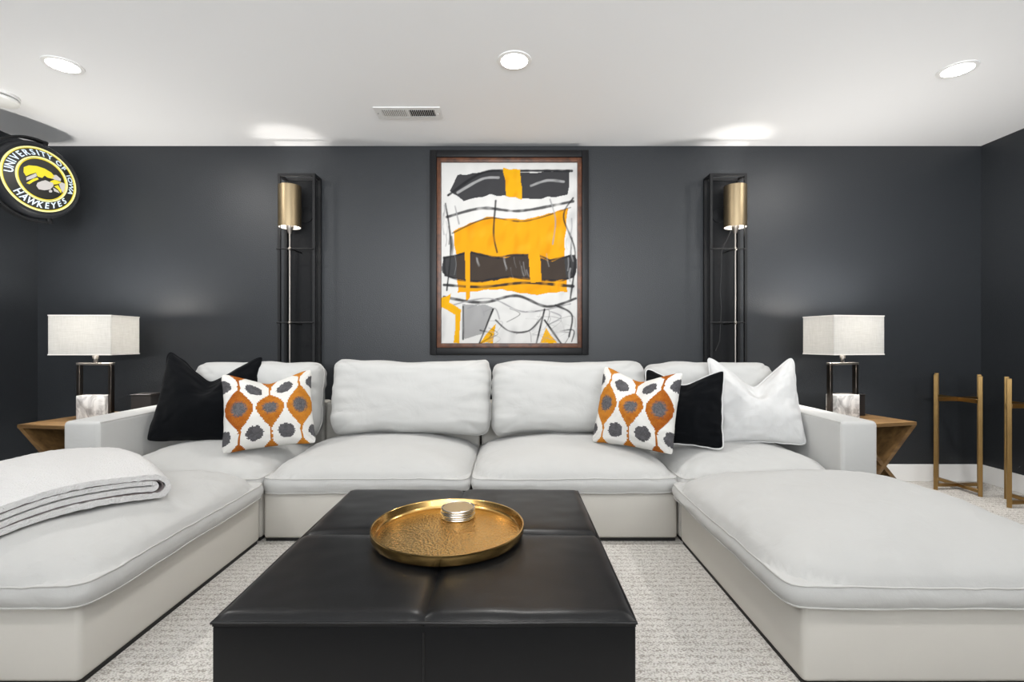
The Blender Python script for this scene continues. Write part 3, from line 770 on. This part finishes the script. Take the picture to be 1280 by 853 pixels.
    stroke([(0.40, 0.28), (0.385, 0.52), (0.41, 0.66)], 0.010, ink, 0.9, 0.5)
    # slanting black masses dragged through the wet orange, scraped with a dry brush
    def mass(pts, seed):
        poly(curve(pts+[pts[0]]), (0.028, 0.028, 0.030), 0.97)
        P_ = np.array(pts); r = np.random.RandomState(seed); c = P_.mean(0)
        for k in range(len(pts)):
            p, q = P_[k], P_[(k+1) % len(pts)]; m_ = (p+q)/2+(r.rand(2)-0.5)*0.03
            stroke([tuple(p), tuple(m_), tuple(q)], 0.011, ink, 0.95, 0.4)
        for k in range(16):
            p = c+(P_[r.randint(len(pts))]-c)*r.uniform(0.1, 0.75); L_ = r.uniform(0.04, 0.10)
            stroke([tuple(p+np.array((-0.006, -L_/2))), tuple(p), tuple(p+np.array((0.012, L_/2)))], r.uniform(0.003, 0.009), (0.30, 0.30, 0.30), 0.5, 1.0)
    mass([(0.02, 0.70), (0.20, 0.655), (0.42, 0.70), (0.60, 0.68), (0.80, 0.72), (0.98, 0.685), (0.97, 0.84), (0.76, 0.865), (0.52, 0.84), (0.30, 0.875), (0.03, 0.83)], 4)
    stroke([(0.02, 0.90), (0.3, 0.915), (0.62, 0.885), (0.97, 0.91)], 0.013, ink, 0.95, 0.6)
    poly([(0.64, 0.66), (0.72, 0.655), (0.74, 0.88), (0.655, 0.885)], org)
    poly([(0.17, 0.60), (0.215, 0.60), (0.21, 1.00), (0.18, 1.02)], org)
    # loose charcoal lines that cross the whole canvas
    stroke([(0.03, 0.30), (0.07, 0.60), (0.04, 0.94)], 0.009, ink, 0.95, 0.3)
    stroke([(0.97, 0.26), (0.90, 0.40), (0.985, 0.66), (0.95, 1.0)], 0.009, ink, 0.9, 0.4)
    stroke([(0.04, 0.40), (0.30, 0.335), (0.58, 0.355), (0.97, 0.285)], 0.013, ink, 0.9, 0.5)
    stroke([(0.80, 0.27), (0.84, 0.42), (0.82, 0.60)], 0.008, grey, 0.9, 0.5)
    stroke([(0.10, 0.32), (0.13, 0.45)], 0.008, grey, 0.9, 0.5)
    stroke([(0.02, 0.99), (0.30, 1.03), (0.55, 0.98), (0.78, 1.06), (0.99, 1.0)], 0.013, ink, 0.92, 0.35)
    stroke([(0.04, 1.06), (0.35, 1.00), (0.62, 1.10), (0.95, 1.04)], 0.008, grey, 0.9, 0.5)
    for k in range(16):            # smudged charcoal in the white margins
        x, y = (rng.uniform(0.01, 0.10) if k % 2 else rng.uniform(0.90, 0.99)), rng.uniform(0.28, 0.98); L_ = rng.uniform(0.06, 0.16)
        stroke([(x, y-L_/2), (x+rng.uniform(-0.015, 0.015), y), (x+rng.uniform(-0.01, 0.01), y+L_/2)], rng.uniform(0.004, 0.010), grey if k % 3 else ink, 0.7, 0.7)
    # yellow wedges and scribble along the foot
    poly([(0.0, 1.00), (0.07, 0.96), (0.06, 1.03), (0.14, 1.08), (0.13, 1.33), (0.09, 1.33), (0.10, 1.12), (0.0, 1.06)], yel)
    poly([(0.27, 1.33), (0.40, 1.18), (0.38, 1.33)], yel)
    poly([(0.72, 1.33), (0.77, 1.21), (0.85, 1.33)], yel)
    poly([(0.15, 1.04), (0.38, 1.06), (0.30, 1.26), (0.17, 1.30)], (0.16, 0.16, 0.165), 0.7)
    for k in range(26):
        x, y = rng.uniform(0.14, 0.9), rng.uniform(1.06, 1.30); a = rng.uniform(-0.6, 0.9)
        stroke([(x, y), (x+0.10*math.cos(a), y+0.06*math.sin(a)), (x+0.14*math.cos(a+1), y+0.10*math.sin(a+1))], rng.uniform(0.003, 0.008), ink if k % 2 else grey, 0.85, 0.55)
    stroke([(0.16, 1.06), (0.16, 1.30)], 0.010, ink); stroke([(0.38, 1.08), (0.28, 1.33)], 0.010, ink)
    stroke([(0.40, 1.16), (0.50, 1.24), (0.64, 1.24), (0.74, 1.14)], 0.009, ink, 0.9, 0.3)
    stroke([(0.76, 1.08), (0.70, 1.33)], 0.010, ink); stroke([(0.76, 1.16), (0.88, 1.33)], 0.010, ink)
    stroke([(0.84, 1.05), (0.96, 1.12), (0.94, 1.28)], 0.010, ink, 0.9, 0.3)
    img *= (1+0.03*F3[..., None])
    verts = [(-cw/2+cw*float(U[j, i]), -0.0335, -ch/2+ch*float(V[j, i])) for j in range(H_+1) for i in range(W_+1)]
    n = W_+1; faces = [(j*n+i, j*n+i+1, (j+1)*n+i+1, (j+1)*n+i) for j in range(H_) for i in range(W_)]
    # stretcher sides so the canvas has its own thickness
    b = len(verts); cs = [(-cw/2, -ch/2), (cw/2, -ch/2), (cw/2, ch/2), (-cw/2, ch/2)]
    ci = [0, W_, H_*n+W_, H_*n]
    me = bpy.data.meshes.new('canvas')
    verts += [(x, -0.009, z) for x, z in cs]
    for k in range(4): faces.append((ci[k], b+k, b+(k+1) % 4, ci[(k+1) % 4]))
    me.from_pydata(verts, [], faces); me.materials.append(M['paint'])
    at = me.color_attributes.new('col', 'FLOAT_COLOR', 'POINT')
    c = np.ones((len(verts), 4), np.float32); c[:b, :3] = np.clip(img.reshape(-1, 3), 0, 1); c[b:, :3] = 0.55
    at.data.foreach_set('color', c.ravel())
    o = bpy.data.objects.new('canvas', me); COL.objects.link(o); o.parent = root
painting()

# ------------------------------------------------------------------ ceiling fittings
def can(label, x, y):
    root = thing('recessed_light', label, 'ceiling light', (x, y, CEIL), 0, 'recessed ceiling lights')
    obj('trim_ring', lathe(bmesh.new(), [(0.066, -0.001), (0.068, -0.006), (0.085, -0.004), (0.087, 0.0), (0.066, -0.001)], 48), M['white'], root)
    obj('lens', lathe(bmesh.new(), [(0, -0.013), (0.03, -0.0122), (0.055, -0.0095), (0.067, -0.005), (0.067, -0.001), (0, -0.001)], 48), M['lens'], root)
    l = area('can_light', (0, 0, -0.018), (0, 0, 0), 0.125, 0, CAN_W, WARM, 'DISK'); l.parent = root
can('recessed ceiling light at the left, near the round sign', -2.30, 2.50)
can('recessed ceiling light in the middle, above the ottoman and painting', 0.02, 2.46)
can('recessed ceiling light at the right end of the ceiling', 2.335, 2.54)
def vent():
    x0, x1, y0, y1 = -0.835, -0.429, 2.947, 3.095
    cx, cy = (x0+x1)/2, (y0+y1)/2; w, d = x1-x0, y1-y0
    root = thing('ceiling_vent', 'white louvred air vent in the ceiling in front of the painting', 'vent', (cx, cy, CEIL))
    iw, idp = 0.148, d-0.056
    obj('frame', boxes(((0, -d/2+0.014, -0.003), (w, 0.028, 0.006)), ((0, d/2-0.014, -0.003), (w, 0.028, 0.006)), ((-w/2+0.019, 0, -0.003), (0.038, idp, 0.006)),
        ((w/2-0.019, 0, -0.003), (0.038, idp, 0.006)), ((0, 0, -0.003), (0.014, idp, 0.006))), M['alum'], root, smooth=False)
    obj('duct', boxes(((0, 0, -0.0007), (w-0.06, idp, 0.001))), M['dark'], root, smooth=False)
    for s, tilt in ((-1, 48), (1, -12)):
        bm = bmesh.new(); n = 13
        for k in range(n):
            x = s*(0.007+(k+0.5)/n*(w/2-0.038-0.007))
            box(bm, (0, 0, 0), (0.0015, idp, 0.0085), 0, 1, Matrix.Translation((x, 0, -0.0052)) @ Matrix.Rotation(R(tilt), 4, 'Y'))
        o = obj('slats', bm, M['alum'], root, smooth=False); o['kind'] = 'stuff'
    obj('lever', boxes(((w/2-0.02, 0.01, -0.009), (0.006, 0.022, 0.006))), M['alum'], root, smooth=False)
    for s in (-1, 1): obj('screw', lathe(bmesh.new(), [(0, -0.0075), (0.004, -0.007), (0.004, -0.004), (0, -0.004)], 12), M['silver'], root, (s*(w/2-0.014), 0, 0))
vent()
def alarm():
    root = thing('smoke_alarm', 'round white smoke alarm on the ceiling at the far left', 'smoke alarm', (-2.955, 2.80, CEIL))
    obj('base', lathe(bmesh.new(), [(0, 0), (0.098, 0), (0.098, -0.014), (0.086, -0.016), (0, -0.016)], 48), M['plastic'], root)
    obj('cover', lathe(bmesh.new(), [(0, -0.022), (0.092, -0.022), (0.096, -0.027), (0.092, -0.040), (0.06, -0.050), (0, -0.053)], 48), M['plastic'], root)
    obj('sensor_gap', lathe(bmesh.new(), [(0, -0.015), (0.08, -0.015), (0.08, -0.0235), (0, -0.0235)], 36), M['dark'], root)
alarm()

# ------------------------------------------------------------------ round lit sign
def sign():
    n = Vector((math.sin(R(74)), -math.cos(R(74)), 0)); t = Vector((math.cos(R(74)), math.sin(R(74)), 0)); zc = Vector((0, 0, 1))
    DD = 3.12
    C = Vector((-587.8*DD/608, DD, 1.02+201.8*DD/608))
    root = thing('wall_sign', 'round black lit sign with yellow emblem high on the left wall', 'sign', C)
    B = Matrix((t, zc, n)).transposed()       # local (a, b, c): a across, b up, c out of the face
    root.rotation_mode = 'QUATERNION'; root.rotation_quaternion = B.to_quaternion()
    k = DD/3.2; RO = 0.208*k
    body = lathe(bmesh.new(), [(0, -0.13), (RO*1.06, -0.13), (RO*1.17, -0.115), (RO*1.20, -0.06), (RO*1.17, -0.012), (RO*1.10, 0.006), (RO*1.03, 0.004), (RO*1.02, -0.006), (0, -0.006)], 72)
    obj('housing', body, M['signblack'], root)
    HB = 0.022
    def cone(r):
        q = r/RO; return HB*max(0, min(1, (0.93-q)/0.22))
    obj('face', lathe(bmesh.new(), [(0, -0.005), (RO*1.015, -0.005), (RO*1.015, -0.002), (RO*0.93, -0.002), (RO*0.71, HB-0.002), (0, HB-0.002)], 72), M['signface'], root)
    def ringp(name, r0, r1, m, z=0.0):
        obj(name, lathe(bmesh.new(), [(r0, z-0.003), (r1, z-0.003), (r1, z+0.002), (r0, z+0.002), (r0, z-0.003)], 72), m, root)
    ringp('outer_ring', RO*0.955, RO*1.0, M['s_cream'])
    ringp('outer_ring_edge', RO*0.935, RO*0.95, M['s_yellow'])
    ringp('inner_ring', RO*0.645, RO*0.69, M['s_cream'], HB)
    ringp('inner_ring_edge', RO*0.615, RO*0.635, M['s_yellow'], HB)
    def lettering(name, text, rad, size, a_mid, step, top, m, wide=1.0):
        bm = bmesh.new(); N = len(text); ws = []
        for ch in text: ws.append(0.55 if ch in ' I' else (1.25 if ch in 'WM' else 1.0))
        tot = sum(ws); pos = 0
        for ch, w in zip(text, ws):
            mid = (pos+w/2-tot/2)*step; pos += w
            if ch == ' ': continue
            cu = bpy.data.curves.new('g', 'FONT'); cu.body = ch; cu.align_x = 'CENTER'; cu.align_y = 'CENTER'; cu.size = size; cu.extrude = 0.0015; cu.offset = 0.0007; cu.resolution_u = 3
            ob = bpy.data.objects.new('g', cu); COL.objects.link(ob)
            dg = bpy.context.evaluated_depsgraph_get(); me = bpy.data.meshes.new_from_object(ob.evaluated_get(dg))
            ang = a_mid-mid if top else a_mid+mid
            rot = ang-math.pi/2 if top else ang+math.pi/2
            me.transform(Matrix.Translation((rad*math.cos(ang), rad*math.sin(ang), 0.001)) @ Matrix.Rotation(rot, 4, 'Z') @ Matrix.Diagonal((wide, 1, 1, 1)))
            for vv in me.vertices: vv.co.z += cone(math.hypot(vv.co.x, vv.co.y))
            bm.from_mesh(me); bpy.data.objects.remove(ob); bpy.data.curves.remove(cu); bpy.data.meshes.remove(me)
        o = obj(name, bm, m, root, smooth=False); o['kind'] = 'stuff'
    lettering('lettering', 'UNIVERSITY OF IOWA', RO*0.81, 0.052*k, R(82), R(12.6), True, M['s_white'], 0.95)
    lettering('lettering', 'HAWKEYES', RO*0.81, 0.052*k, R(-88), R(13.4), False, M['s_white'], 0.95)
    # emblem pieces: outlines in face coordinates, from pixel points of the sign seen in the photograph
    E = [('s_yellow', [(215, 300), (260, 285), (330, 292), (400, 315), (460, 350), (490, 385), (470, 405), (430, 395), (402, 375), (380, 397), (340, 385), (325, 350), (270, 365), (235, 380), (213, 345)]),
         ('s_grey', [(462, 398), (474, 372), (505, 372), (548, 408), (545, 428), (490, 412)]),
         ('s_grey', [(238, 392), (322, 356), (332, 382), (300, 400), (238, 418)]),
         ('s_yellow', [(238, 442), (300, 404), (335, 394), (347, 410), (300, 430), (265, 452)]),
         ('s_grey', [(338, 440), (375, 426), (408, 418), (440, 432), (476, 441), (480, 470), (450, 500), (400, 507), (350, 497), (328, 466)]),
         ('s_yellow', [(452, 428), (490, 414), (540, 432), (552, 440), (520, 452), (480, 458)]),
         ('s_grey', [(556, 438), (587, 452), (592, 500), (575, 540), (560, 520), (542, 480), (532, 452)]),
         ('s_yellow', [(488, 472), (520, 462), (552, 508), (550, 532), (522, 498)]),
         ('s_grey', [(478, 485), (518, 508), (535, 532), (490, 516)]),
         ('s_grey', [(440, 512), (455, 502), (470, 512), (466, 526), (446, 526)])]
    cam0 = Vector((0, 0, 1.02)); Pn = C+n*HB
    for mk, poly in E:
        pts = []
        for (px, py) in poly:
            x = px/6.827; y = 165+py/6.827
            d = Vector((x-637.9, 608, 426.5-y)).normalized()
            s = (Pn-cam0).dot(n)/d.dot(n); p = cam0+d*s-Pn
            pts.append((p.dot(t)*0.94-0.012, p.dot(zc)*0.96))
        cxm, cym = -0.0, 0.0
        bm = bmesh.new()
        lo = [bm.verts.new((a, b, HB-0.003)) for a, b in pts]; hi = [bm.verts.new((a, b, HB+0.0015)) for a, b in pts]
        bm.faces.new(lo[::-1]); bm.faces.new(hi)
        for i in range(len(lo)): bm.faces.new((lo[i], lo[(i+1) % len(lo)], hi[(i+1) % len(lo)], hi[i]))
        obj('emblem_piece', bm, M[mk], root, smooth=False)
    # pale sweep on the left of the ring
    # bracket: a hoop round the near side of the housing, carried on an arm from the wall
    hoop = [(RO*1.30*math.cos(R(a)), RO*1.30*math.sin(R(a)), -0.05) for a in range(78, 291, 6)]
    bm = bmesh.new(); prev = None
    for a, b, c in hoop:
        v = Vector((a, b, 0)).normalized()
        q = [bm.verts.new((a+v.x*e, b+v.y*e, c+f)) for e, f in ((-0.006, -0.02), (0.006, -0.02), (0.006, 0.02), (-0.006, 0.02))]
        if prev:
            for i in range(4): bm.faces.new((prev[i], prev[(i+1) % 4], q[(i+1) % 4], q[i]))
        else: bm.faces.new(q)
        prev = q
    bm.faces.new(prev[::-1]); obj('bracket', bm, M['iron'], root)
    for a in (78, -72):
        v = Vector((math.cos(R(a)), math.sin(R(a)), 0))
        obj('pivot_knob', tube(bmesh.new(), [v*RO*1.15+Vector((0, 0, -0.05)), v*RO*1.36+Vector((0, 0, -0.05))], 0.016, 14), M['iron'], root)
    # arm back to the wall, in world directions turned into the sign's own frame
    Bi = B.inverted()
    hub = Vector((0, 0, -0.12)); wall = Bi @ (Vector((XL+0.004, C.y+0.06, C.z))-C)
    obj('arm', tube(bmesh.new(), [hub, (hub+wall)/2, wall], 0.014, 12), M['iron'], root)
    bm = bmesh.new(); box(bm, (0, 0, 0), (0.016, 0.14, 0.14), 0.004, 2); bmesh.ops.transform(bm, matrix=Matrix.Translation(wall+Bi @ Vector((0.005, 0, 0))) @ Bi.to_4x4(), verts=bm.verts)
    obj('wall_plate', bm, M['iron'], root)
sign()
